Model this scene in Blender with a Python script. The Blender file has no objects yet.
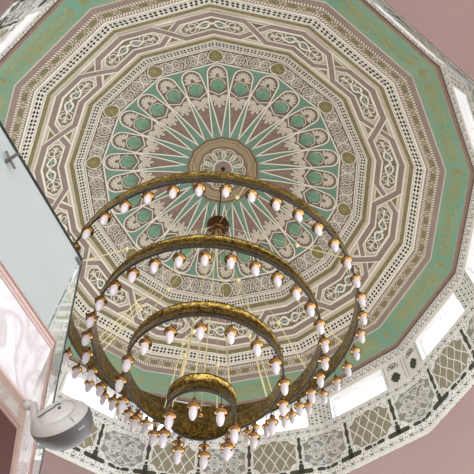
import bpy, math, random
from mathutils import Vector, Matrix
random.seed(7)
PI=math.pi; S=5.0; N=14; PH=-0.347278; TN=math.tan(PI/N)
col=bpy.context.scene.collection
sin,cos=math.sin,math.cos

# ------------------------------------------------------------------ materials
def lin(c):
    return tuple((v/255/12.92 if v/255<=0.04045 else ((v/255+0.055)/1.055)**2.4) for v in c)+(1,)
def mat(name,c,rough=0.8,metal=0.0,mottle=None,scale=3.0,amt=0.5,bump=0.0,bscale=20,detail=4,**kw):
    m=bpy.data.materials.new(name); m.use_nodes=True; nt=m.node_tree; b=nt.nodes['Principled BSDF']
    b.inputs['Base Color'].default_value=lin(c); b.inputs['Roughness'].default_value=rough; b.inputs['Metallic'].default_value=metal
    for k,v in kw.items(): b.inputs[k.replace('_',' ')].default_value=v
    tc=nt.nodes.new('ShaderNodeTexCoord')
    if mottle:
        n=nt.nodes.new('ShaderNodeTexNoise'); n.inputs['Scale'].default_value=scale; n.inputs['Detail'].default_value=detail
        nt.links.new(tc.outputs['Object'],n.inputs['Vector'])
        r=nt.nodes.new('ShaderNodeMapRange'); r.inputs[1].default_value=0.5-0.25; r.inputs[2].default_value=0.5+0.25
        r.inputs[3].default_value=0.5-amt/1; r.inputs[4].default_value=0.5+amt/1
        nt.links.new(n.outputs['Fac'],r.inputs[0])
        x=nt.nodes.new('ShaderNodeMix'); x.data_type='RGBA'; x.inputs[6].default_value=lin(c); x.inputs[7].default_value=lin(mottle)
        nt.links.new(r.outputs[0],x.inputs[0]); nt.links.new(x.outputs[2],b.inputs['Base Color'])
    if bump:
        n=nt.nodes.new('ShaderNodeTexNoise'); n.inputs['Scale'].default_value=bscale
        nt.links.new(tc.outputs['Object'],n.inputs['Vector'])
        bp=nt.nodes.new('ShaderNodeBump'); bp.inputs['Strength'].default_value=bump; bp.inputs['Distance'].default_value=0.02
        nt.links.new(n.outputs['Fac'],bp.inputs['Height']); nt.links.new(bp.outputs[0],b.inputs['Normal'])
    return m
def lace(name,light,dark,scale,width=0.12,rough=0.85):
    m=bpy.data.materials.new(name); m.use_nodes=True; nt=m.node_tree; b=nt.nodes['Principled BSDF']
    b.inputs['Roughness'].default_value=rough
    tc=nt.nodes.new('ShaderNodeTexCoord'); v=nt.nodes.new('ShaderNodeTexVoronoi'); v.feature='DISTANCE_TO_EDGE'
    v.inputs['Scale'].default_value=scale; v.inputs['Randomness'].default_value=0.75
    nt.links.new(tc.outputs['Object'],v.inputs['Vector'])
    r=nt.nodes.new('ShaderNodeValToRGB'); r.color_ramp.elements[0].color=lin(light); r.color_ramp.elements[1].color=lin(dark)
    r.color_ramp.elements[0].position=width; r.color_ramp.elements[1].position=width+0.06
    nt.links.new(v.outputs['Distance'],r.inputs[0]); nt.links.new(r.outputs[0],b.inputs['Base Color'])
    return m
M={}
M['cream']=mat('cream_plaster',(234,229,215),mottle=(222,216,202),scale=5,amt=.4)
M['beige']=mat('beige_plaster',(198,187,168),mottle=(184,172,152),scale=6,amt=.4)
M['mauve']=mat('mauve_paint',(148,130,121),mottle=(134,117,108),scale=4,amt=.4)
M['brown']=mat('brown_paint',(134,112,96),mottle=(122,100,84),scale=6,amt=.4)
M['dbrown']=mat('umber_paint',(146,124,112),mottle=(120,100,88),scale=9,amt=.4)
M['green']=mat('sage_green_paint',(118,150,132),mottle=(106,138,120),scale=4,amt=.5)
M['band']=mat('turquoise_paint',(104,150,130),mottle=(134,150,120),scale=1.6,amt=.5,detail=8)
M['mground']=mat('mauve_brown_ground',(124,106,97),mottle=(100,84,76),scale=20,amt=.6)
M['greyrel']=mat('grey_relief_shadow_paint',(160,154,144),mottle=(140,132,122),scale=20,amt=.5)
M['umber']=mat('dark_umber_paint',(96,76,66),rough=.8)
M['leaf']=mat('leaf_green_paint',(124,162,138),mottle=(108,148,124),scale=20,amt=.5)
M['teal']=mat('dark_teal_paint',(66,84,80),mottle=(100,116,108),scale=30,amt=.7)
M['olive']=mat('olive_gold_paint',(144,132,92),mottle=(104,94,66),scale=28,amt=.7)
M['gold']=mat('gold_paint',(174,160,84),mottle=(150,140,84),scale=15,amt=.5,rough=.6)
M['tan']=mat('tan_paint',(166,148,116),mottle=(152,132,102),scale=10,amt=.4)
M['dark']=mat('charcoal_paint',(36,40,40),rough=.9)
M['hexbg']=mat('olive_ground_paint',(140,128,104),mottle=(104,92,74),scale=26,amt=.8)
M['lace']=lace('arabesque_ground',(208,198,182),(104,86,76),9,.15)
M['lace2']=mat('fan_ground',(130,112,100),mottle=(104,88,78),scale=22,amt=.7)
M['wlace']=lace('pierced_plaster',(236,234,228),(96,92,86),19,.20)
M['wlace2']=mat('knotwork_ground',(158,155,147),mottle=(132,128,122),scale=24,amt=.7)
M['wall']=mat('white_plaster',(232,230,224),mottle=(218,214,208),scale=4,amt=.4)
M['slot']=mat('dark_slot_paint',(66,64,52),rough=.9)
M['lattice']=mat('olive_lattice_paint',(152,144,120),mottle=(136,128,104),scale=12,amt=.4)
M['pink']=mat('dusty_pink_paint',(119,95,91),mottle=(112,89,84),scale=.8,amt=.5)
M['reveal']=mat('white_window_paint',(246,247,248),rough=.5)

# ------------------------------------------------------------------ mesh buffer
class MB:
    def __init__(s): s.v=[];s.f=[];s.m=[];s.ms=[];s.sm=[]
    def mi(s,m):
        if m not in s.ms: s.ms.append(m)
        return s.ms.index(m)
    def face(s,pts,m,smooth=False):
        b=len(s.v); s.v+=[tuple(p) for p in pts]; s.f.append(tuple(range(b,b+len(pts)))); s.m.append(s.mi(m)); s.sm.append(smooth)
    def grid(s,rows,m,close=False,smooth=True):
        b=len(s.v); n=len(rows[0])
        for r in rows: s.v+=[tuple(p) for p in r]
        for i in range(len(rows)-1):
            for j in range(n if close else n-1):
                k=(j+1)%n
                s.f.append((b+i*n+j,b+i*n+k,b+(i+1)*n+k,b+(i+1)*n+j)); s.m.append(s.mi(m)); s.sm.append(smooth)
    def lathe(s,prof,m,n=16,mtx=Matrix()):
        s.grid([[mtx@Vector((r*cos(2*PI*j/n),r*sin(2*PI*j/n),z)) for j in range(n)] for r,z in prof],m,True)
    def tube(s,pts,r,m,n=8):
        pts=[Vector(p) for p in pts]; rows=[]
        for i,p in enumerate(pts):
            t=(pts[min(i+1,len(pts)-1)]-pts[max(i-1,0)]).normalized()
            a=Vector((0,0,1)) if abs(t.z)<.9 else Vector((1,0,0))
            u=t.cross(a).normalized(); w=t.cross(u)
            rr=r[i] if isinstance(r,(list,tuple)) else r
            rows.append([p+u*rr*cos(2*PI*j/n)+w*rr*sin(2*PI*j/n) for j in range(n)])
        s.grid(rows,m,True); s.face(rows[0][::-1],m); s.face(rows[-1],m)
    def ball(s,c,r,m,n=10):
        k=6
        s.lathe([(max(1e-4,r*sin(PI*i/k)),-r*cos(PI*i/k)) for i in range(k+1)],m,n,Matrix.Translation(c))
    def prism(s,poly,z0,z1,m,mt=None):
        s.face([(x,y,z1) for x,y in poly],mt or m); s.face([(x,y,z0) for x,y in poly][::-1],mt or m)
        for i in range(len(poly)):
            a=poly[i];b=poly[(i+1)%len(poly)]
            s.face([(a[0],a[1],z0),(b[0],b[1],z0),(b[0],b[1],z1),(a[0],a[1],z1)],m)
    def hexa(s,q,m):   # 8 points: bottom four, top four
        for f in ((0,3,2,1),(4,5,6,7),(0,1,5,4),(1,2,6,5),(2,3,7,6),(3,0,4,7)): s.face([q[i] for i in f],m)
    def beam(s,a,b,w,h,m,up=(0,0,1)):
        a=Vector(a);b=Vector(b);t=(b-a).normalized();u=t.cross(Vector(up)).normalized();v=u.cross(t)
        c=[(-1,-1),(1,-1),(1,1),(-1,1)]
        s.hexa([a+u*w/2*i+v*h/2*j for i,j in c]+[b+u*w/2*i+v*h/2*j for i,j in c],m)
    def build(s,name,parent=None,origin=None,weld=False):
        me=bpy.data.meshes.new(name); o=origin or (0,0,0)
        me.from_pydata([(x-o[0],y-o[1],z-o[2]) for x,y,z in s.v],[],s.f)
        for m in s.ms: me.materials.append(M[m] if isinstance(m,str) else m)
        me.polygons.foreach_set('material_index',s.m); me.polygons.foreach_set('use_smooth',s.sm)
        if weld:
            import bmesh
            bm=bmesh.new(); bm.from_mesh(me); bmesh.ops.remove_doubles(bm,verts=bm.verts,dist=1e-5); bmesh.ops.recalc_face_normals(bm,faces=bm.faces); bm.to_mesh(me); bm.free()
        me.update(); ob=bpy.data.objects.new(name,me); col.objects.link(ob); ob.location=o
        if parent: ob.parent=parent
        return ob
def struct(o,label=None):
    o['kind']='structure'
    if label: o['label']=label
    return o
def tag(o,label,cat,group=None):
    o['label']=label;o['category']=cat
    if group:o['group']=group
    return o
def empty(name,loc):
    o=bpy.data.objects.new(name,None); o.location=loc; o.empty_display_size=.2; col.objects.link(o); return o

# ------------------------------------------------------------------ dome surface
HP=[(0,2.575),(.11,2.565),(.176,2.545),(.30,2.512),(.40,2.475),(.50,2.430),(.556,2.400),(.589,2.378),(.63,2.345),(.67,2.306),(.74,2.232),(.814,2.150),(.864,2.098),(.915,2.051),(1.0,1.975)]
def hp(g):
    for (a,x),(b,y) in zip(HP,HP[1:]):
        if g<=b: return x+(y-x)*(g-a)/(b-a)
    return HP[-1][1]
def vang(q): return PH-2*PI*q/N
NN=[(cos(vang(k+.5)),sin(vang(k+.5))) for k in range(N)]
CN=cos(PI/N)
def gauge(X,Y): return max(X*a+Y*b for a,b in NN)/CN
DL=0.0016
def P3(X,Y,l=0):
    return (X*S,Y*S,(hp(gauge(X,Y))-l*DL)*S)
def W(q,g):
    k=math.floor(q);f=q-k;a=vang(k);b=vang(k+1)
    return (g*(cos(a)*(1-f)+cos(b)*f),g*(sin(a)*(1-f)+sin(b)*f))
def bandmap(g0,q0=0,flip=1):
    L=2*sin(PI/N)*g0
    return lambda x,y,l: P3(*W(q0+flip*x/L,g0+y),l)
def axismap(q,sc=1.0):
    a=vang(q)
    return lambda x,y,l: P3(sc*y*cos(a)-x*sin(a),sc*y*sin(a)+x*cos(a),l)
def resample(pts,step):
    out=[pts[0]]
    for a,b in zip(pts,pts[1:]):
        d=math.hypot(b[0]-a[0],b[1]-a[1]);n=max(1,int(math.ceil(d/step)))
        for i in range(1,n+1): out.append((a[0]+(b[0]-a[0])*i/n,a[1]+(b[1]-a[1])*i/n))
    return out
def strip(mb,mp,pts,w,m,l=2,closed=False,step=.025):
    pts=resample(pts+([pts[0]] if closed else []),step)
    if closed: pts=pts[:-1]
    n=len(pts);A=[];B=[]
    for i in range(n):
        a=pts[i-1] if (i or closed) else pts[0]; b=pts[(i+1)%n] if (i<n-1 or closed) else pts[-1]; p=pts[i]
        def nd(u,v):
            d=math.hypot(v[0]-u[0],v[1]-u[1]) or 1; return (-(v[1]-u[1])/d,(v[0]-u[0])/d)
        n1=nd(a,p) if a!=p else nd(p,b); n2=nd(p,b) if b!=p else n1
        mx,my=n1[0]+n2[0],n1[1]+n2[1]; ml=math.hypot(mx,my) or 1; mx/=ml;my/=ml
        k=w/2/max(.45,mx*n1[0]+my*n1[1])
        A.append(mp(p[0]+mx*k,p[1]+my*k,l));B.append(mp(p[0]-mx*k,p[1]-my*k,l))
    for i in range(n if closed else n-1):
        j=(i+1)%n; mb.face([A[i],A[j],B[j],B[i]],m)
def fan(mb,mp,c,pts,m,l=1):
    C=mp(c[0],c[1],l);Q=[mp(x,y,l) for x,y in pts]
    for i in range(len(Q)): mb.face([C,Q[i],Q[(i+1)%len(Q)]],m)
def circ(cx,cy,r,n=16,ry=None,a0=0,rot=0):
    ry=ry or r;o=[]
    for i in range(n):
        t=a0+2*PI*i/n;x=r*cos(t);y=ry*sin(t)
        o.append((cx+x*cos(rot)-y*sin(rot),cy+x*sin(rot)+y*cos(rot)))
    return o
def ring(mb,g0,g1,m,l=0):
    cuts=[g0]+[g for g,_ in HP if g0+1e-4<g<g1-1e-4]+[g1]
    for a,b in zip(cuts,cuts[1:]):
        for k in range(N):
            if a<1e-6: mb.face([P3(0,0,l),P3(*W(k,b),l),P3(*W(k+.9999999,b),l)],m)
            else: mb.face([P3(*W(k,a),l),P3(*W(k,b),l),P3(*W(k+.9999999,b),l),P3(*W(k+.9999999,a),l)],m)

D=MB()
for a,b,m in [(0,.045,'mauve'),(.045,.112,'mauve'),(.112,.124,'brown'),(.124,.150,'tan'),(.150,.154,'brown'),(.154,.167,'tan'),(.167,.170,'dark'),(.170,.178,'brown'),
    (.178,.550,'green'),(.550,.556,'cream'),(.556,.622,'mground'),(.622,.626,'cream'),(.626,.629,'mauve'),(.629,.662,'cream'),(.662,.677,'olive'),(.677,.692,'beige'),
    (.692,.790,'beige'),(.790,.806,'beige'),(.806,.819,'olive'),(.819,.858,'cream'),(.858,.861,'mauve'),(.861,.899,'brown'),(.899,.916,'mauve')]:
    ring(D,a,b,m)
flat=lambda x,y,l: P3(x,y,l)
# centre rosette: ten interlaced roundels
strip(D,flat,circ(0,0,.046,10),.004,'cream',2,True)
for i in range(10):
    t=PH+2*PI*(i+.5)/10; c=(.078*cos(t),.078*sin(t))
    fan(D,flat,c,circ(c[0],c[1],.030,16),'hexbg' ,1)
for i in range(10):
    t=PH+2*PI*(i+.5)/10; c=(.078*cos(t),.078*sin(t))
    strip(D,flat,circ(c[0],c[1],.031,18),.0042,'cream',2,True)
    strip(D,flat,circ(c[0],c[1],.021,14),.0022,'cream',2,True)
    for dt in (-.24,0,.24):
        strip(D,flat,[(.052*cos(t),.052*sin(t)),(.100*cos(t+dt),.100*sin(t+dt))],.0024,'cream',2)
    fan(D,flat,(.060*cos(t),.060*sin(t)),[(.050*cos(t),.050*sin(t)),(.066*cos(t+.13),.066*sin(t+.13)),(.070*cos(t),.070*sin(t)),(.066*cos(t-.13),.066*sin(t-.13))],'leaf',3)
# twenty eight lancet petals
def petal(q,sc):
    mp=axismap(q,sc)
    low=[(0,.183),(.0225,.300),(.0445,.415),(.0445,.425)]
    arch=[(.0430,.46),(.0415,.500)]+[(.0415*cos(t),.503+.0415*sin(t)) for t in [PI*i/10 for i in range(11)]]+[(-.0415,.500),(-.0430,.46)]
    out=low+arch+[(-.0445,.425),(-.0445,.415),(-.0225,.300)]
    # fills
    fan(D,mp,(0,.29),[(0,.19),(.0275,.335),(0,.345),(-.0275,.335)],'dbrown',1)
    fan(D,mp,(0,.37),[(0,.32),(.0265,.325),(.0440,.42),(0,.425),(-.0440,.42),(-.0265,.325)],'lace2',1)
    fan(D,mp,(0,.46),[(0,.402),(.0445,.422),(.043,.46)]+arch[1:-1]+[(-.043,.46),(-.0445,.422)],'lace2',1)
    # green leaf
    lf=[(0,.408),(.014,.422),(.029,.434),(.030,.446),(.025,.450),(.027,.460),(.017,.463),(.013,.474),(.005,.472),(0,.480),(-.005,.472),(-.013,.474),(-.017,.463),(-.027,.460),(-.025,.450),(-.030,.446),(-.029,.434),(-.014,.422)]
    fan(D,mp,(0,.445),lf,'leaf',2)
    for dx in (-.022,-.011,0,.011,.022): strip(D,mp,[(0,.412),(dx*.9,.440+.024*(1-abs(dx)/.022))],.0014,'teal',3)
    # palmette over the leaf
    for j in range(9):
        t=PI*j/8; c=(.0215*cos(t),.488+.030*sin(t))
        E=circ(c[0],c[1],.0135,8,.0050,0,math.atan2(.030*sin(t),.0215*cos(t)))
        fan(D,mp,c,E,'beige',2.5); strip(D,mp,E,.0016,'cream',3,True)
    strip(D,mp,[(-.033,.448),(-.026,.470),(0,.483),(.026,.470),(.033,.448)],.003,'cream',3.5)
    # fan of pale leaves pointing inwards
    for j in range(7):
        t=-PI*(j+.5)/7; ln=(.026,.040,.052,.060,.052,.040,.026)[j]
        c=(.030*cos(t)*(.9 if j in (0,6) else 1),.394+ln*.62*sin(t))
        E=circ(c[0],c[1],(.015,.019,.023,.025,.023,.019,.015)[j],8,.0072,0,math.atan2(ln*sin(t),.040*cos(t)))
        fan(D,mp,c,E,'beige',2.5); strip(D,mp,E,.0018,'cream',3,True)
    strip(D,mp,[(-.0445,.424),(0,.398),(.0445,.424)],.0042,'cream',3)
    strip(D,mp,out,.0058,'cream',4,True)
for k in range(28): petal(k/2,1.0 if k%2==0 else .98)
# arabesque band with gilt discs
for k in range(N):
    mp=bandmap(.589,k)
    L=2*sin(PI/N)*.589
    for cx in (.215,.37,.63,.785):
        x=cx*L
        for j in range(8):
            t=2*PI*j/8+.2; E=circ(x+.0125*cos(t),.0165*sin(t),.0085,6,.0036,0,math.atan2(.0165*sin(t),.0125*cos(t)))
            strip(D,mp,E,.0019,'cream',2,True)
        strip(D,mp,circ(x,0,.0215,14,.0270),.0026,'cream',2,True)
    for q_ in (.29,.5,.71,.14,.86):
        x=q_*L; e=.016 if q_ in (.29,.71) else .013
        if q_ in (.14,.86):
            for a in (-1,1): strip(D,mp,[(x-.006,a*.028),(x+.002,a*.018),(x+.012,a*.026)],.003,'cream',2)
            continue
        for a in (-1,1):
            strip(D,mp,[(x-e,.027*a),(x-e*.2,.006*a),(x-e*.2,-.006*a),(x-e,-.027*a)],.0024,'cream',2)
            strip(D,mp,[(x-e,.026*a),(x+e,-.026*a)],.0026,'cream',2)
            strip(D,mp,circ(x,a*.018,.0065,8,.0075),.0022,'cream',2,True)
    fan(D,mp,(0,0),circ(0,0,.034,20,.0315,0),'cream',2)
    fan(D,mp,(0,0),circ(0,0,.0300,20,.0275,0),'olive',3)
    for j in range(8):
        t=2*PI*j/8; strip(D,mp,[(0,0),(.024*cos(t),.024*sin(t))],.0022,'gold',4)
# small dark leaf marks in the two pale borders
def marks(g0,n,h):
    L=2*sin(PI/N)*g0; st=L/n
    for k in range(N):
        mp=bandmap(g0,k)
        for i in range(n):
            x=(i+.5)*st
            for yy in (-1,1):
                fan(D,mp,(x-.2*st,yy*h*.5),[(x-.46*st,yy*h*.42),(x-.2*st,yy*h*1.02),(x-.03*st,yy*h*.5),(x-.2*st,yy*h*.10)],'dark',2)
                fan(D,mp,(x+.22*st,yy*h*.5),[(x+.04*st,yy*h*.5),(x+.2*st,yy*h*1.02),(x+.44*st,yy*h*.42),(x+.2*st,yy*h*.10)],'dark',2)
        strip(D,mp,[(0,h*1.35),(L*.99999,h*1.35)],.0011,'mauve',2); strip(D,mp,[(0,-h*1.35),(L*.99999,-h*1.35)],.0011,'mauve',2)
marks(.645,10,.0092); marks(.8365,10,.0100)
# guilloche of mauve straps
GI,GO=.702,.7795; L0=2*sin(PI/N)*.751
gm=lambda x,y,l: P3(*W(x/L0,y),l)
XX=lambda k,u:(k+u)*L0
for k in range(N):
    for (u0,g0),(u1,g1),l in (((.355,GO),(.66,GI),2),((.34,GI),(.645,GO),3)):
        path=[(XX(k,0),g0),(XX(k,u0),g0),(XX(k,u1),g1),(XX(k,.999999),g1)]
        for w,m,dl in ((.0266,'cream',0),(.0180,'mauve',.5)):
            strip(D,gm,path,w,m,l*1.2+dl,step=.02)
    # triangular infills
    for a,b,c,m in (((.415,.780),(.585,.780),(.50,.757),'olive' if k%2 else 'hexbg'),((.42,.702),(.58,.702),(.50,.725),'olive')):
        pt=[(XX(k,a[0]),a[1]),(XX(k,b[0]),b[1]),(XX(k,c[0]),c[1])]
        ce=(sum(p[0] for p in pt)/3,sum(p[1] for p in pt)/3); fan(D,gm,ce,pt,m,1)
        strip(D,gm,pt,.003,'cream',1.6,True)
    # hexagonal panel around the vertex k
    hx=[(-.375,.732),(-.375,.749),(-.300,.7655),(0,.7655),(.300,.7655),(.375,.749),(.375,.732),(.300,.7155),(0,.7155),(-.300,.7155)]
    P=[(XX(k,a),b) for a,b in hx]
    P=[((p[0]-XX(k,0))*.97+XX(k,0),p[1]) for p in P]
    fan(D,gm,(XX(k,0),.7405),P,'hexbg',1)
    strip(D,gm,P,.0045,'cream',2,True)
    c0=XX(k,0); yc=.7405
    for sg in (-1,1):
        al=[(c0+sg*a,yc+b) for a,b in ((.004,0),(.012,.012),(.026,.0175),(.044,.0125),(.066,0),(.044,-.0125),(.026,-.0175),(.012,-.012))]
        fan(D,gm,(c0+sg*.030,yc),al,'cream',2)
        al2=[(c0+sg*a,yc+b) for a,b in ((.010,.001),(.026,.0105),(.040,.007),(.054,0),(.040,-.007),(.026,-.0105))]
        fan(D,gm,(c0+sg*.030,yc),al2,'teal',3)
        for q_ in (.018,.028,.038): strip(D,gm,[(c0+sg*q_,yc-.006),(c0+sg*(q_+.006),yc+.006)],.0014,'cream',4)
        strip(D,gm,[(c0+sg*.012,yc),(c0+sg*.05,yc)],.0014,'cream',4)
        for sy in (-1,1):
            cx,cy=c0+sg*.080,yc+sy*.0115
            strip(D,gm,[(c0+sg*.060,yc),(cx-sg*.012,cy+sy*.004)]+[(cx+sg*.010*cos(t),cy+sy*.008*sin(t)) for t in [2.4-i*.55 for i in range(8)]],.0036,'cream',2)
            strip(D,gm,[(c0+sg*.088,yc),(c0+sg*.106,yc+sy*.010),(c0+sg*.100,yc+sy*.002)],.003,'cream',2)
            strip(D,gm,[(c0+sg*.050,yc+sy*.010),(c0+sg*.060,yc+sy*.021)],.003,'cream',2)
        strip(D,gm,[(c0+sg*.064,yc),(c0+sg*.108,yc)],.004,'cream',2)
    fan(D,gm,(c0,yc),circ(c0,yc,.006,8),'cream',4)
for g in (.690,.7925): 
    for k in range(N):
        mp=bandmap(g,k);strip(D,mp,[(0,0),(2*sin(PI/N)*g*.99999,0)],.006,'cream',1)
# bead and flower border
g0=.880; L=2*sin(PI/N)*g0; nb=6; st=L/nb
for k in range(N):
    mp=bandmap(g0,k)
    for i in range(nb):
        x=(i+.5)*st
        b=[(x-.33*st,0),(x-.22*st,.0108),(x+.22*st,.0108),(x+.33*st,0),(x+.22*st,-.0085),(x-.22*st,-.0085)]
        fan(D,mp,(x,0),b,'olive',2); strip(D,mp,b,.0024,'beige',3,True)
        xf=i*st
        for j in range(6):
            t=2*PI*j/6; fan(D,mp,(xf+.009*cos(t),.009*sin(t)),circ(xf+.009*cos(t),.009*sin(t),.0042,6),'beige',3)
        fan(D,mp,(xf,0),circ(xf,0,.0036,6),'gold',4)
        for sy in (-1,1):
            for j in range(6):
                xx=(i+(j+.3)/6)*st
                strip(D,mp,[(xx,sy*.0115),(xx+.006,sy*.0185)],.0044,'cream',2)
    for sy in (-1,1): strip(D,mp,[(0,sy*.0108),(L*.99999,sy*.0108)],.0016,'beige',2)
    strip(D,mp,[(0,-.0005),(L*.99999,-.0005)],.001,'beige',1)
dome=struct(D.build('ceiling'))

# green inscription band with gilded script
G=MB(); ring(G,.916,.920,'beige'); ring(G,.920,.9885,'band'); ring(G,.9885,.991,'tan')
for k in range(N):
    g0=.951; L=2*sin(PI/N)*g0; mp=bandmap(g0,k)
    x=.05
    while x<L-.05:
        w=random.uniform(.022,.040)
        by=random.uniform(.004,.010)
        n=random.choice((2,3,3,4))
        for j in range(n):      # tall strokes
            xx=x+w*(j+.3)/n; h=random.choice((.012,.020,.024)); sl=random.uniform(-.004,.004)
            strip(G,mp,[(xx,by),(xx+sl*.5,by-h*.6),(xx+sl,by-h)],random.uniform(.0026,.0038),'gold',1)
        t0=random.uniform(0,.6)  # bowl
        strip(G,mp,[(x+w*.5-w*.5*cos(t),by+random.uniform(.007,.011)*sin(t)) for t in [t0+i*(PI-t0)/7 for i in range(8)]],.0040,'gold',1)
        if random.random()<.6:
            cx,cy=x+w*random.uniform(.2,.8),by-.020-random.uniform(0,.006)
            strip(G,mp,circ(cx,cy,.0042,6,.0032),.0018,'gold',1,True)
        for _ in range(random.choice((1,2,3))):
            cx,cy=x+random.uniform(0,w),by+random.choice((-.028,-.014,.012,.016))
            fan(G,mp,(cx,cy),[(cx-.0022,cy),(cx,cy+.0022),(cx+.0022,cy),(cx,cy-.0022)],'gold',1)
        if random.random()<.5:
            strip(G,mp,[(x-.004,by-.012),(x+w*.5,by-.018),(x+w+.004,by-.010)],.0018,'gold',1)
        x+=w+random.uniform(.001,.006)
    mv=bandmap(g0,k)
    for rr in (.0135,.007): strip(G,mv,circ(.0,0,rr,12),.0024,'gold',1,True)
    for j in range(8): strip(G,mv,[(.004*cos(j*PI/4),.004*sin(j*PI/4)),(.013*cos(j*PI/4),.013*sin(j*PI/4))],.0018,'gold',1)
struct(G.build('trim_1'),'green painted band with gilded script around the dome')

# brown cornice, plaster leaf frieze, drum
R0=1.029
def RZ(z): return 1.029-(z-1.503)*.040
def poly14(r,z): return [(S*r*cos(vang(k)),S*r*sin(vang(k)),z*S) for k in range(N)]
C=MB()
prof=[(.991,1.9832,'dbrown'),(.995,1.978,'dbrown'),(.999,1.976,'dbrown'),(1.000,1.972,'umber'),(.999,1.969,'umber'),(1.004,1.968,'umber')]
for (a,za,m),(b,zb,_) in zip(prof,prof[1:]): C.grid([poly14(a,za),poly14(b,zb)],m,True,False)
struct(C.build('trim_2'),'brown moulded cornice below the green band')
F=MB(); F.grid([poly14(1.004,1.968),poly14(RZ(1.922),1.922)],'wall',True,False)
def fm(x,y,l):   # y 0..1 across the sloped frieze
    r=1.004+(RZ(1.922)-1.004)*y - .0012*l; z=1.968+(1.922-1.968)*y
    X,Y=W(x,r); return (X*S,Y*S,z*S)
for k in range(N):
    nz=12
    for i in range(nz):
        a=k+(i+.08)/nz; st=1/nz
        for b,c in (((a,.12),(a+st*.45,.85)),((a+st*.45,.85),(a+st*.85,.12))):
            A=[b,((b[0]+c[0])/2,(b[1]+c[1])/2+.08),c]
            pts=[(A[0][0],A[0][1]),(A[2][0],A[2][1]),(A[2][0]+st*.13,A[2][1]),(A[0][0]+st*.13,A[0][1])]
            F.face([fm(x,y,1) for x,y in pts],'greyrel')
        for yy in (.2,.75):
            xx=a+st*(.45 if yy<.5 else .9)
            F.face([fm(xx-st*.12,yy,1),fm(xx,yy+.12,1),fm(xx+st*.12,yy,1),fm(xx,yy-.12,1)],'greyrel')
struct(F.build('trim_3'),'pale plaster leaf moulding under the cornice')

Wd=MB(); LW=2*R0*sin(PI/N)
def wm(q,z,l=0):
    X,Y=W(q,RZ(z)-l*.0012); return (X*S,Y*S,z*S)
ZB,ZS,ZT,ZU=1.503,1.787,1.910,1.922
def wins(k): return (.24,.87) if k%2==0 else (.13,.76)
for k in range(N):
    a,b=wins(k); e=.9999999
    for u0,u1,z0,z1,m in ((0,e,ZB,ZS,'wlace'),(0,a,ZS,ZT,'wall'),(b,e,ZS,ZT,'wall'),(0,e,ZT,ZU,'wall')):
        Wd.face([wm(k+u0,z0),wm(k+u1,z0),wm(k+u1,z1),wm(k+u0,z1)],m)
def wmap(x,y,l): return wm(x/LW,y,l)
dome_wall=struct(Wd.build('wall_drum'),'white plaster drum wall ringed with windows')

Z=MB()   # carved frieze on the drum
def XW(q): return q*LW
def stadium(c0,c1,r,wavy=0):
    a=math.atan2(c1[1]-c0[1],c1[0]-c0[0]); o=[]
    for i in range(7): t=a+PI/2+PI*i/6; o.append((c0[0]+r*cos(t),c0[1]+r*sin(t)))
    if wavy:
        for f,ww in ((.25,.75),(.5,1.35),(.75,.75)):
            o.append((c0[0]+(c1[0]-c0[0])*f+r*ww*cos(a-PI/2),c0[1]+(c1[1]-c0[1])*f+r*ww*sin(a-PI/2)))
    for i in range(7): t=a-PI/2+PI*i/6; o.append((c1[0]+r*cos(t),c1[1]+r*sin(t)))
    if wavy:
        for f,ww in ((.75,.75),(.5,1.35),(.25,.75)):
            o.append((c0[0]+(c1[0]-c0[0])*f+r*ww*cos(a+PI/2),c0[1]+(c1[1]-c0[1])*f+r*ww*sin(a+PI/2)))
    return o
def slot(c0,c1,r,wavy=0):
    P=stadium(c0,c1,r,wavy); fan(Z,wmap,((c0[0]+c1[0])/2,(c0[1]+c1[1])/2),P,'slot',2); strip(Z,wmap,P,.0045,'wall',3,True)
def band(z0,z1,m,l):
    for k in range(N): Z.face([wm(k,z0,l),wm(k+.9999999,z0,l),wm(k+.9999999,z1,l),wm(k,z1,l)],m)
band(ZB,1.516,'wall',2.5); band(1.516,1.543,'wall',1.5); band(1.748,1.774,'wall',1.5); band(1.776,ZS,'wall',2.5)
ZF=Z
def panel(cq,hw,zc,hh):
    c=XW(cq); o=[]
    for sx,sz in ((1,1),(-1,1),(-1,-1),(1,-1)):
        seq=[(hw*.96,hh*.30),(hw,hh*.55),(hw*.78,hh*.66),(hw*.62,hh*.92),(hw*.32,hh*.93),(0.0001,hh*1.03)]
        if sx*sz<0: seq=seq[::-1]
        o+=[(c+sx*a,zc+sz*b) for a,b in seq]
    return o
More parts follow.
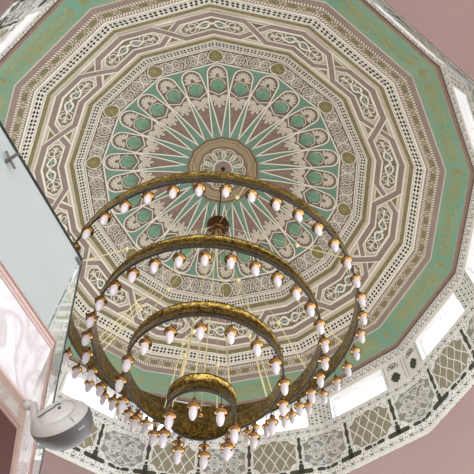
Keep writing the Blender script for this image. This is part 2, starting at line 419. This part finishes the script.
for k in range(N):
    for side in (0,1):
        cq=k+.5*(1-side) if side==0 else k
        c=XW(cq); zc=1.655; hw=.102; hh=.083
        P=panel(cq,hw,zc,hh)
        fan(Z,wmap,(c,zc),P,'lattice' if side==0 else 'wlace2',1)
        clip=lambda a,b: None
        if side==0:
            # diagonal lattice of paired white lines
            for d in (-.12,-.072,-.024,.024,.072,.12):
                for sg in (-1,1):
                    seg=[]
                    for i in range(41):
                        z=-hh*.95+i*hh*1.9/40; x=d+sg*z*.62
                        lim=hw*(.95 if abs(z)<hh*.5 else .95-.55*(abs(z)-hh*.5)/(hh*.5))
                        if abs(x)<lim: seg.append((c+x+.003*sin(z*75)*sg,zc+z))
                        else:
                            if len(seg)>2: strip(Z,wmap,seg[::2]+[seg[-1]] if len(seg)%2==0 else seg[::2],.0044,'wall',2)
                            seg=[]
                    if len(seg)>2: strip(Z,wmap,seg[::2],.0044,'wall',2)
        else:
            for dx in (-.044,.044):
                sq=[(c+dx-.036,zc),(c+dx-.010,zc+.030),(c+dx,zc+.040),(c+dx+.010,zc+.030),(c+dx+.036,zc),(c+dx+.010,zc-.030),(c+dx,zc-.040),(c+dx-.010,zc-.030)]
                strip(Z,wmap,sq,.0045,'wall',2,True)
                strip(Z,wmap,circ(c+dx,zc,.021,12),.0035,'wall',2,True)
                pass
                for j in range(8):
                    t=2*PI*j/8; E=circ(c+dx+.0135*cos(t),zc+.0135*sin(t),.0065,6,.0032,0,t); strip(Z,wmap,E,.0022,'wall',2,True)
                    E=circ(c+dx+.030*cos(t+.39),zc+.030*sin(t+.39),.0075,6,.0042,0,t+.39); strip(Z,wmap,E,.0024,'wall',2,True)
            for ax,az in ((0,.05),(0,-.05),(-.062,.046),(.062,.046),(-.062,-.046),(.062,-.046),(0,.016),(0,-.016),(-.086,0),(.086,0),(-.034,.062),(.034,.062),(-.034,-.062),(.034,-.062)):
                strip(Z,wmap,circ(c+ax,zc+az,.0115,8),.0026,'wall',2,True); strip(Z,wmap,[(c+ax-.009,zc+az-.009),(c+ax+.009,zc+az+.009)],.0024,'wall',2); strip(Z,wmap,[(c+ax-.009,zc+az+.009),(c+ax+.009,zc+az-.009)],.0024,'wall',2)
            for sy in (-1,1):
                strip(Z,wmap,[(c-.07,zc+sy*.045),(c-.03,zc+sy*.062),(c,zc+sy*.030),(c+.03,zc+sy*.062),(c+.07,zc+sy*.045)],.004,'wall',2)
                strip(Z,wmap,[(c-.04,zc+sy*.06),(c,zc+sy*.075),(c+.04,zc+sy*.06)],.0035,'wall',2)
        strip(Z,wmap,P,.0060,'wall',3,True)
        slot((XW(cq)-.040,1.5645),(XW(cq),1.5645),.0108); slot((XW(cq),1.5645),(XW(cq)+.040,1.5645),.0108)
        b=XW(cq)+.25*LW
        slot((b,1.632),(b,1.728),.0100,1)
        fan(Z,wmap,(b,1.61),circ(b,1.6105,.0075,8),'slot',2)
        for c0,c1 in (((b-.040,1.5645),(b+.040,1.5645)),((b,1.5645),(b,1.592))):
            P2=stadium(c0,c1,.0108); strip(Z,wmap,P2,.0045,'wall',1.8,True)
            fan(Z,wmap,((c0[0]+c1[0])/2,(c0[1]+c1[1])/2),P2,'slot',2.6)
        for sx in (-1,1):
            strip(Z,wmap,[(b+sx*.014,1.60),(b+sx*.018,1.64),(b+sx*.014,1.70),(b+sx*.03,1.735)],.003,'wall',2)
    for i in range(10):
        q=k+(i+.5)/10; x=XW(q)
        for zc,h in ((1.529,.0075),(1.761,.008)):
            for sg in (-1,1):
                strip(Z,wmap,[(x-.009,zc-sg*h),(x,zc),(x+.009,zc+sg*h)],.0034,'slot',2.5)
            strip(Z,wmap,[(x+.013,zc),(x+.030,zc)],.0022,'slot',2.5)
    # piers
    if k%2==0:
        for sg in (-1,1):
            qc=k+sg*.117; x=XW(qc); zc=1.823; s=.024
            dia=[]
            for i in range(24):
                t=2*PI*i/24; r=s*(1.18 if i%6==0 else (1.0 if i%6 in(1,5) else .98))
                r=s/(abs(cos(t))+abs(sin(t)))*1.28 if i%6 in (1,2,4,5) else s*1.22
                dia.append((x+r*cos(t)*.95,zc+r*sin(t)*1.12))
            fan(Z,wmap,(x,zc),dia,'slot',2); strip(Z,wmap,dia,.004,'wall',2.5,True)
            zz=1.876
            strip(Z,wmap,[(x+.026*cos(t),zz+.026*sin(t)) for t in [PI*i/10 for i in range(11)]],.0045,'lace2',2)
            strip(Z,wmap,[(x-.027,zz),(x+.027,zz)],.003,'lace2',2)
            for i in (-1,0,1): fan(Z,wmap,(x+i*.010,zz+.012),circ(x+i*.010,zz+.011,.0032,8,.010,0,-i*.5),'slot',2)
            for xa in (-.045,.045):
                strip(Z,wmap,[(x+xa,1.79),(x+xa,1.906)],.0022,'lace2',2)
    else:
        for i in range(7):
            for j in range(5):
                x=XW(k)+(-2+j)*.021+(0 if i%2 else .0); z=1.797+i*.0168
                if (i+j)%2==0: fan(Z,wmap,(x,z),circ(x,z,.0068,6,.0048,0,.5 if j%2 else -.5),'slot',2)
                else: fan(Z,wmap,(x,z),circ(x,z,.0032,6),'slot',2)
        for xa in (-.055,.055): strip(Z,wmap,[(XW(k)+xa,1.79),(XW(k)+xa,1.906)],.0022,'lace2',2)
struct(Z.build('trim_4'),'carved white plaster frieze with lattice and knot panels')

# windows
glassm=bpy.data.materials.new('window_glass'); glassm.use_nodes=True
nt=glassm.node_tree; nt.nodes.remove(nt.nodes['Principled BSDF']); tb=nt.nodes.new('ShaderNodeBsdfTransparent'); gb=nt.nodes.new('ShaderNodeBsdfGlossy'); gb.inputs['Roughness'].default_value=.03; mx=nt.nodes.new('ShaderNodeMixShader'); mx.inputs[0].default_value=.05
nt.links.new(tb.outputs[0],mx.inputs[1]); nt.links.new(gb.outputs[0],mx.inputs[2]); nt.links.new(mx.outputs[0],nt.nodes['Material Output'].inputs[0])
M['glass']=glassm
RO=R0+.052
for k in range(N):
    a,b=wins(k)
    def wo(u,z,r): X,Y=W(k+u,1.0); 
    def pt(u,z,d):   # d = depth outwards in R units
        va=W(k,RZ(z));vb=W(k+.9999999,RZ(z));n=NN[k]
        return ((va[0]+(vb[0]-va[0])*u+n[0]*d)*S,(va[1]+(vb[1]-va[1])*u+n[1]*d)*S,z*S)
    fr=MB()
    c=[(a,ZS),(b,ZS),(b,ZT),(a,ZT)]
    for i in range(4):
        (u0,z0),(u1,z1)=c[i],c[(i+1)%4]
        fr.face([pt(u0,z0,0),pt(u1,z1,0),pt(u1,z1,.030),pt(u0,z0,.030)],'reveal')
    def ringf(du,dz,w,d0,d1):
        A=[(a+du,ZS+dz),(b-du,ZS+dz),(b-du,ZT-dz),(a+du,ZT-dz)]
        B=[(a+du+w/LW,ZS+dz+w),(b-du-w/LW,ZS+dz+w),(b-du-w/LW,ZT-dz-w),(a+du+w/LW,ZT-dz-w)]
        for i in range(4):
            j=(i+1)%4
            fr.hexa([pt(*A[i],d0),pt(*A[j],d0),pt(*A[j],d1),pt(*A[i],d1),pt(*B[i],d0),pt(*B[j],d0),pt(*B[j],d1),pt(*B[i],d1)],'reveal')
    ringf(0,0,.007,.020,.030); ringf(.018,.010,.004,.022,.027)
    um=(a+b)/2
    o0=pt(um,ZS,0)
    w=struct(fr.build('window_%d'%(k+1),None,o0))
    pn=MB(); pn.hexa([pt(a+.02,ZS+.01,.0235),pt(b-.02,ZS+.01,.0235),pt(b-.02,ZS+.01,.025),pt(a+.02,ZS+.01,.025),pt(a+.02,ZT-.01,.0235),pt(b-.02,ZT-.01,.0235),pt(b-.02,ZT-.01,.025),pt(a+.02,ZT-.01,.025)],'glass')
    g=pn.build('window_pane',w,o0); g.location=(0,0,0)

# flat hall ceiling round the drum
HW=9.0
Cc=MB(); zc=ZB*S
inn=[(S*R0*cos(vang(k)),S*R0*sin(vang(k))) for k in range(N)]
def sq(a):
    c,s=cos(a),sin(a); m=HW/max(abs(c),abs(s)); return (c*m,s*m)
angs=[vang(k) for k in range(N)]
outer=[sq(a) for a in angs]
corners=[PI/4,3*PI/4,-3*PI/4,-PI/4]
for k in range(N):
    a0,a1=angs[k],vang(k+1); ps=[outer[(k+1)%N]]
    for c in corners:
        for t in (c,c-2*PI,c+2*PI,c-4*PI):
            if a1<t<a0: ps.append((HW*math.copysign(1,cos(c)),HW*math.copysign(1,sin(c))))
    ps.append(outer[k])
    Cc.face([(x,y,zc) for x,y in [inn[k],inn[(k+1)%N]]+ps],'pink')
    # thickness of the opening lip
struct(Cc.build('ceiling'),'dusty pink flat ceiling around the drum')

# floor and the wall carrying the balcony
fl=mat('polished_stone_floor',(205,196,182),rough=.35,mottle=(190,178,160),scale=1.5,amt=.5)
M['floor']=fl
fb=MB(); fb.hexa([(-HW,-HW,-1.75),(HW,-HW,-1.75),(HW,HW,-1.75),(-HW,HW,-1.75),(-HW,-HW,-1.6),(HW,-HW,-1.6),(HW,HW,-1.6),(-HW,HW,-1.6)],'floor')
struct(fb.build('floor'))

# ------------------------------------------------------------------ balcony
CAM=Vector((0,-1.13343486*S,0))
Fv=Vector((0.03526606,0.5065808,0.86147095)); Rv=Vector((0.99519081,-0.09662652,0.01608027)); Uv=Vector((-0.09138689,-0.85676088,0.50755219))
marb=bpy.data.materials.new('pale_marble'); marb.use_nodes=True; nt=marb.node_tree; b=nt.nodes['Principled BSDF']; b.inputs['Roughness'].default_value=.12
tc=nt.nodes.new('ShaderNodeTexCoord'); nz=nt.nodes.new('ShaderNodeTexNoise'); nz.inputs['Scale'].default_value=2.2; nz.inputs['Detail'].default_value=8; nz.inputs['Distortion'].default_value=1.6
nt.links.new(tc.outputs['Object'],nz.inputs['Vector']); rp=nt.nodes.new('ShaderNodeValToRGB'); e=rp.color_ramp.elements
e[0].position=.40;e[0].color=lin((180,174,175)); e[1].position=.56;e[1].color=lin((184,179,180)); x=e.new(.49);x.color=lin((164,154,154))
nt.links.new(nz.outputs['Fac'],rp.inputs[0]); nt.links.new(rp.outputs[0],b.inputs['Base Color']); M['marble']=marb
M['pinktrim']=mat('pink_marble_trim',(176,152,146),rough=.25,mottle=(160,138,132),scale=6,amt=.5)
M['line']=mat('brown_inlay_line',(140,112,104),rough=.4)
M['red']=mat('dark_red_paint',(74,24,28),rough=.6)
M['steel']=mat('grey_steel',(120,122,122),rough=.35,metal=.7)
M['clampm']=mat('dark_bronze_metal',(92,86,80),rough=.4,metal=.5)
M['black']=mat('black_rubber_edge',(18,18,20),rough=.5)
Mx,My=-1.079,2.799+CAM.y
d1=Vector((sin(math.radians(205.9)),cos(math.radians(205.9)),0)); d2=Vector((sin(math.radians(-11.5)),cos(math.radians(-11.5)),0))
Mc=Vector((Mx,My,0)); zb,zt=2.486,3.067
LA,LB=3.4,6.5
def bal_poly(c,xw=-8.85,c2=None):
    # outline offset inwards by c
    c2=c if c2 is None else c2
    a_,b_,e_,f_=-.901,.434,-.98,-.199; dt=a_*f_-b_*e_
    Gc=Mc+Vector(((c*f_-b_*c2)/dt,(a_*c2-e_*c)/dt,0))
    A=Gc+d1*LA; B=Gc+d2*LB
    return [(A.x,A.y),(Gc.x,Gc.y),(B.x,B.y),(xw,B.y),(xw,A.y)]
bal=empty('balcony',(Mx,My,zb)); tag(bal,'marble faced balcony slab jutting in at the left below a glass balustrade','balcony')
def bpart(mb,name): 
    o=mb.build(name,bal,(Mx,My,zb)); o.location=(0,0,0); return o
s=MB(); s.prism(bal_poly(.03),zb+.004,zt-.002,'marble'); bpart(s,'slab')
def fascia(z0,z1,off,th,m,name,mbx=None):
    mb=mbx or MB()
    n1=Vector((-.901,.434,0)); 
    P0=bal_poly(off);P1=bal_poly(off+th)
    for i,j in ((0,1),(1,2)):
        mb.hexa([(*P0[i],z0),(*P0[j],z0),(*P1[j],z0),(*P1[i],z0),(*P0[i],z1),(*P0[j],z1),(*P1[j],z1),(*P1[i],z1)],m)
    if not mbx: return bpart(mb,name)
fascia(zb+.02,zt-.075,0,.03,'marble','marble_fascia')
tr=MB(); fascia(zt-.075,zt,-.008,.05,'pinktrim','',tr); fascia(zt-.012,zt+.004,-.016,.05,'line','',tr); fascia(zt-.052,zt-.046,-.011,.01,'line','',tr); fascia(zb,zb+.02,-.006,.05,'pinktrim','',tr)
bpart(tr,'stone_trim')
# soffit border and recessed panel
so=MB(); P0=bal_poly(0);P1=bal_poly(.24)
so.face([(x,y,zb+.0035) for x,y in P0][::-1],'marble')
bpart(so,'soffit')
sp=MB()
for c,c2,dz,m in ((.125,.012,.004,'pinktrim'),(.140,.018,.006,'line'),(.148,.022,.008,'pinktrim'),(.164,.030,.010,'line'),(.170,.034,.012,'red')):
    sp.prism(bal_poly(c,-8.8,c2),zb+.003-dz,zb+.003,m)
bpart(sp,'soffit_panel')
# glass balustrade
frost=bpy.data.materials.new('milky_glass'); frost.use_nodes=True; b=frost.node_tree.nodes['Principled BSDF']
b.inputs['Base Color'].default_value=lin((150,154,153)); b.inputs['Roughness'].default_value=.08; b.inputs['Transmission Weight'].default_value=0.12; b.inputs['IOR'].default_value=1.3
M['frost']=frost
cg=bpy.data.materials.new('clear_glass'); cg.use_nodes=True; b=cg.node_tree.nodes['Principled BSDF']
b.inputs['Base Color'].default_value=lin((205,214,212)); b.inputs['Roughness'].default_value=.02; b.inputs['Transmission Weight'].default_value=.62; b.inputs['IOR'].default_value=1.15
M['clear']=cg
Gc=Mc+Vector((-1.047,.131,0))*.078; zg=4.14
gl=empty('glass_balustrade',(Gc.x,Gc.y,zt)); tag(gl,'glass balustrade with black top edge standing on the marble balcony','balustrade')
def gpart(mb,name):
    o=mb.build(name,gl,(Gc.x,Gc.y,zt)); o.location=(0,0,0); return o
g=MB(); g.beam(Gc+d1*.02+Vector((0,0,(zt+zg)/2+.002)),Gc+d1*LA+Vector((0,0,(zt+zg)/2+.002)),.014,zg-zt-.004,'frost'); o=gpart(g,'glass_panel'); o['label']='milky white glass panel'
g=MB(); g.beam(Gc+d2*.02+Vector((0,0,(zt+zg)/2+.002)),Gc+d2*LB+Vector((0,0,(zt+zg)/2+.002)),.014,zg-zt-.004,'clear'); o=gpart(g,'glass_panel'); o['label']='clear glass panel'
g=MB()
for d,L in ((d1,LA),(d2,LB)): g.beam(Gc+Vector((0,0,zg)),Gc+d*L+Vector((0,0,zg)),.030,.030,'black')
gpart(g,'top_rail')
inw=Vector((-.99,.12,0))
g=MB(); g.beam(Gc+d2*.012+Vector((0,0,zt+.003)),Gc+d2*.012+Vector((0,0,zg-.01)),.016,.02,'steel'); g.beam(Gc+d1*.03+inw*.04+Vector((0,0,zt+.003)),Gc+d1*.03+inw*.04+Vector((0,0,zg-.02)),.028,.03,'steel'); gpart(g,'corner_post')
g=MB(); c=Gc+inw*.05+d2*1.0; g.beam(c+Vector((0,0,zt+.003)),c+Vector((0,0,zg-.05)),.05,.05,'steel'); gpart(g,'post')
# clamp fitting on the milky panel
out1=Vector((.901,-.434,0))
g=MB()
rd=Vector((-0.35221361,0.39494688,0.84850606)); n=out1; t=((Gc-CAM).dot(n))/rd.dot(n); H=CAM+rd*t
def px(dx,dy,dep=0): return H+out1*(.03+dep)+(Rv*dx-Uv*dy)*(t/568.0)
g.tube([px(-16,12),px(-4,4),px(9,-5)],[.016,.014,.013],'clampm',8); g.tube([px(-2,-7),px(1,0),px(6,9)],.011,'clampm',8); g.tube([px(1,1,-.045),px(1,1,.012)],.016,'clampm',8)
gpart(g,'clamp')
g=MB(); g.beam(Gc+out1*.02+Vector((0,0,zg-.075)),Gc+out1*.02+d1*.07+Vector((0,0,zg-.075)),.02,.03,'steel')
gpart(g,'clamp')
# wall behind the balcony
M['hallwall']=mat('hall_wall_paint',(206,192,184),mottle=(196,182,172),scale=1,amt=.4)
wb=MB(); wb.hexa([(-9.15,-HW,-1.6),(-8.9,-HW,-1.6),(-8.9,HW,-1.6),(-9.15,HW,-1.6),(-9.15,-HW,zc),(-8.9,-HW,zc),(-8.9,HW,zc),(-9.15,HW,zc)],'hallwall')
struct(wb.build('wall_left'))

# ------------------------------------------------------------------ wall speaker pod on the balcony corner
M['podl']=mat('light_grey_plastic',(140,135,129),rough=.45); M['podf']=mat('pale_grey_plastic',(156,151,144),rough=.4); M['podd']=mat('dark_grey_plastic',(58,53,55),rough=.5); M['poddk']=mat('charcoal_plastic',(50,48,48),rough=.5)
rd=Vector((-0.22209582,0.7427692,0.63163864)); pc=CAM+rd*3.72+Vector((0,0,0))
# true directions at that place: face looks down towards the hall side, mouth up-left
vd=rd.normalized()
side=(Rv*.90+Uv*.43).normalized(); side=(side-vd*side.dot(vd)).normalized()
up=vd.cross(side); up=up if up.dot(Uv)>0 else -up
axis=(up*.88-vd*.45-side*.14).normalized(); third=axis.cross(side).normalized()
mt=Matrix(((side.x,third.x,axis.x,pc.x),(side.y,third.y,axis.y,pc.y),(side.z,third.z,axis.z,pc.z),(0,0,0,1)))
pod=empty('wall_speaker',pc); tag(pod,'grey rounded loudspeaker pod bracketed to the marble balcony corner','speaker')
def ppart(mb,name):
    o=mb.build(name,pod,tuple(pc)); o.location=(0,0,0); return o
Rr=.188
s=MB(); s.lathe([(.001,-.165),(.05,-.161),(.098,-.146),(.137,-.115),(.162,-.072),(.175,-.03),(.178,-.012),(.177,.006),(.174,.022)],'podd',40,mt); ppart(s,'lower_shell')['label']='dark grey lower shell'
s=MB(); s.lathe([(.174,.022),(.163,.040),(.145,.058),(.128,.068),(.118,.070),(.114,.062)],'podl',40,mt); ppart(s,'rim')
s=MB(); s.lathe([(.115,.062),(.104,.061),(.100,.067),(.05,.075),(.001,.077)],'podf',40,mt)
ppart(s,'face_plate')
s=MB(); s.ball(mt@Vector((.03,.01,.079)),.010,'poddk'); s.tube([mt@Vector((x,y,.078)) for x,y in ((-.10,.02),(-.05,.035),(0,.05),(.02,.07),(.045,.06))],.004,'poddk',6); ppart(s,'control_knob')
s=MB(); s.hexa([mt@Vector(v) for v in ((.07,-.165,-.02),(.105,-.145,-.02),(.09,-.10,.0),(.06,-.12,.0),(.07,-.150,.055),(.105,-.130,.055),(.09,-.10,.07),(.06,-.12,.07))],'podl'); ppart(s,'latch')
s=MB(); bp=Vector((Mx,My,zb-.015)); s.tube([bp+Vector((-.01,0,.01)),bp+Vector((.05,-.02,.0)),pc-side*.15],[.026,.024,.026],'podl',10); s.ball(bp+Vector((.015,-.01,-.0)),.036,'podl'); ppart(s,'bracket')

# ------------------------------------------------------------------ chandelier
def goldmat(name,c,c2,sc,rough,bump):
    m=bpy.data.materials.new(name); m.use_nodes=True; nt=m.node_tree; b=nt.nodes['Principled BSDF']; b.inputs['Metallic'].default_value=1; b.inputs['Roughness'].default_value=rough
    tc=nt.nodes.new('ShaderNodeTexCoord'); w=nt.nodes.new('ShaderNodeTexNoise'); w.inputs['Scale'].default_value=sc; w.inputs['Detail'].default_value=3; w.inputs['Distortion'].default_value=1.5
    nt.links.new(tc.outputs['Object'],w.inputs['Vector']); r=nt.nodes.new('ShaderNodeValToRGB'); r.color_ramp.elements[0].position=.42; r.color_ramp.elements[1].position=.58
    r.color_ramp.elements[0].color=lin(c); r.color_ramp.elements[1].color=lin(c2); nt.links.new(w.outputs['Fac'],r.inputs[0]); nt.links.new(r.outputs[0],b.inputs['Base Color'])
    bp=nt.nodes.new('ShaderNodeBump'); bp.inputs['Strength'].default_value=bump; bp.inputs['Distance'].default_value=.02; nt.links.new(w.outputs['Fac'],bp.inputs['Height']); nt.links.new(bp.outputs[0],b.inputs['Normal'])
    return m
M['band_gold']=goldmat('embossed_brass',(158,132,70),(100,78,34),11,.22,.6)
M['brass']=mat('polished_brass',(158,120,68),rough=.16,metal=1)
M['brassd']=mat('antique_brass',(112,76,46),rough=.25,metal=1,mottle=(70,48,34),scale=18,amt=.7)
M['wire']=mat('brass_wire',(236,220,166),rough=.35,metal=.4)
M['rim']=mat('dark_bronze_rim',(20,15,13),rough=.6)
M['bulb']=mat('frosted_white_glass',(190,180,182),rough=.3)
bn=M['bulb'].node_tree.nodes['Principled BSDF']; bn.inputs['Transmission Weight'].default_value=.0; bn.inputs['Subsurface Weight'].default_value=.3; bn.inputs['Subsurface Radius'].default_value=(.05,.05,.05)
ch=empty('chandelier',(0,0,1.014*S)); tag(ch,'huge four tier brass ring chandelier with white tulip lamps hanging from the dome','chandelier')
def cpart(mb,name,par=ch):
    o=mb.build(name,par,(0,0,1.014*S)); o.location=(0,0,0); return o
RINGS=[(2.346,1.4184*S,.325,42,2.352,-88.5),(1.705,1.2834*S,.315,32,1.705,-83),(1.100,1.1455*S,.30,18,1.095,-95),(.452,1.014*S,.30,8,.44,-57)]
for (r,z,h,n,rb,ph) in RINGS:
    mb=MB(); ns=96
    mb.lathe([(r-.012,z+.012),(r-.012,z+h-.012),(r-.004,z+h),(r+.010,z+h),(r+.010,z+h-.03),(r,z+h-.036),(r,z+.036),(r+.010,z+.030),(r+.010,z+.012)],'band_gold',ns)
    o=cpart(mb,'brass_ring')
    mb=MB(); mb.lathe([(r+.012,z+.012),(r+.012,z-.004),(r-.016,z-.004),(r-.016,z+.012),(r-.012,z+.014),(r+.012,z+.012)],'rim',ns); q=cpart(mb,'bottom_rim',o)
# lamp: built once, then copied
def lamp_meshes():
    a=MB()
    a.lathe([(.005,.345),(.005,.235),(.011,.232),(.011,.215),(.005,.210)],'brass',8)
    a.ball((0,0,.190),.029,'brassd',10)
    a.lathe([(.008,.165),(.010,.150),(.020,.140),(.034,.130),(.064,.112),(.080,.094),(.084,.084),(.078,.076),(.052,.074),(.046,.060),(.040,.056)],'brass',14)
    a.lathe([(.080,.095),(.089,.085),(.080,.074)],'brassd',14)
    a.tube([(.018,0,.15),(.034,0,.165),(.038,0,.185),(.028,0,.20)],.0045,'brass',5)
    b=MB(); b.lathe([(.038,.072),(.045,.052),(.051,.022),(.052,-.012),(.048,-.048),(.038,-.082),(.023,-.106),(.009,-.119),(.001,-.121)],'bulb',14)
    return a,b
LA_,LB_=lamp_meshes()
l0=LA_.build('lamp_fitting',ch); l0b=LB_.build('glass_shade',l0)
first=True
base=Vector((0,0,1.014*S))
for (r,z,h,n,rb,ph) in RINGS:
    for i in range(n):
        a=math.radians(ph+360/n*i)
        if first: o,b_=l0,l0b; first=False
        else:
            o=l0.copy(); b_=l0b.copy(); col.objects.link(o); col.objects.link(b_); o.parent=ch; b_.parent=o
        o.location=Vector((rb*cos(a),rb*sin(a),z-.335))-base; o.rotation_euler=(0,0,a)
        pass
# hangers from ring to lamp: short brass brackets, one mesh per ring under the ring
# hub and rod
hub=Vector((0,0,2.0*S))
mb=MB(); mb.tube([hub+Vector((0,0,.1)),(0,0,2.571*S)],.016,'brassd',8); cpart(mb,'suspension_rod')
mb=MB(); mb.lathe([(.001,-.31),(.03,-.305),(.045,-.28),(.04,-.262),(.085,-.255),(.105,-.235),(.10,-.215),(.155,-.185),(.175,-.155),(.17,-.135),(.215,-.075),(.236,0),(.235,.02),(.222,.045),(.15,.08),(.06,.12),(.03,.20),(.001,.205)],'brassd',24,Matrix.Translation(hub)); cpart(mb,'hub')
mb=MB(); mb.lathe([(.001,-.05),(.03,-.04),(.045,-.02),(.05,.02),(.05,.03)],'brassd',20,Matrix.Translation((0,0,2.571*S-.03))); cpart(mb,'ceiling_rose')
def wire(A,B,ball=.65,rad=.0100,br=.036):
    A=Vector(A);B=Vector(B); m_=MB(); m_.tube([A,A+(B-A)*(ball-.002),A+(B-A)*(ball+.002),B],[.0035,.0035,rad,rad],'wire',5)
    w=cpart(m_,'suspension_wire'); 
    if ball:
        m_=MB(); c=A+(B-A)*ball; m_.ball(c,br,'wire',10); m_.ball(A+(B-A)*(ball-.01)*1.0+Vector((0,0,-br*.7)),br*.55,'rim',8); 
        q=m_.build('turnbuckle_ball',w,(0,0,1.014*S)); q.location=(0,0,0)
def rp(i,deg): 
    r,z,h=RINGS[i][:3]; a=math.radians(deg); return (r*cos(a),r*sin(a),z+h-.01)
for d in (-167,-80,-28,14,60,102,144,150): wire(hub+Vector((.1*cos(math.radians(d)),.1*sin(math.radians(d)),-.06)),rp(0,d))
for d in (-140,20,47,165): wire(hub+Vector((.08*cos(math.radians(d)),.08*sin(math.radians(d)),-.08)),rp(1,d),.72)
for d in (-150,-60,30,120): wire(hub+Vector((.05*cos(math.radians(d)),.05*sin(math.radians(d)),-.1)),rp(2,d),.70)
for d in (-128,-104,-42,60,150): wire(hub+Vector((.03*cos(math.radians(d)),.03*sin(math.radians(d)),-.11)),rp(3,d),.78)
mb=MB(); mb.tube([hub+Vector((0,0,-.12)),(0,0,1.014*S+.05)],.010,'wire',6); cpart(mb,'centre_rod')
mb=MB(); mb.ball((0,0,1.014*S+.03),.04,'brass'); cpart(mb,'finial')
for d in (-150,-30,90):   # stays between hub and dome
    a=math.radians(d); m_=MB(); m_.tube([hub+Vector((.15*cos(a),.15*sin(a),.08)),(.9*cos(a),.9*sin(a),hp(.182)*S)],.004,'brassd',4); m_.ball(Vector((.34*cos(a),.34*sin(a),2.0*S+.75)),.02,'brass',8); cpart(m_,'stay_wire')

# ------------------------------------------------------------------ light
w=bpy.data.worlds.new('sky'); bpy.context.scene.world=w; w.use_nodes=True
bg=w.node_tree.nodes['Background']; bg.inputs[0].default_value=(.93,.96,1.0,1); bg.inputs[1].default_value=3.2
sun=bpy.data.lights.new('sun','SUN'); sun.energy=1.5; sun.angle=math.radians(3); sun.color=(1,.96,.9)
so_=bpy.data.objects.new('sun',sun); col.objects.link(so_); so_.rotation_euler=(math.radians(58),0,math.radians(200))

# ------------------------------------------------------------------ camera
cd=bpy.data.cameras.new('camera'); cd.sensor_fit='HORIZONTAL'; cd.sensor_width=36; cd.lens=568.2588398/474*36; cd.clip_start=.05; cd.clip_end=200
cam=bpy.data.objects.new('camera',cd); col.objects.link(cam)
cam.matrix_world=Matrix(((Rv.x,Uv.x,-Fv.x,CAM.x),(Rv.y,Uv.y,-Fv.y,CAM.y),(Rv.z,Uv.z,-Fv.z,CAM.z),(0,0,0,1)))
sc=bpy.context.scene; sc.camera=cam
sc.view_settings.view_transform='Standard'; sc.view_settings.look='None'; sc.view_settings.gamma=1; sc.view_settings.exposure=0.22; sc.view_settings.use_curve_mapping=False
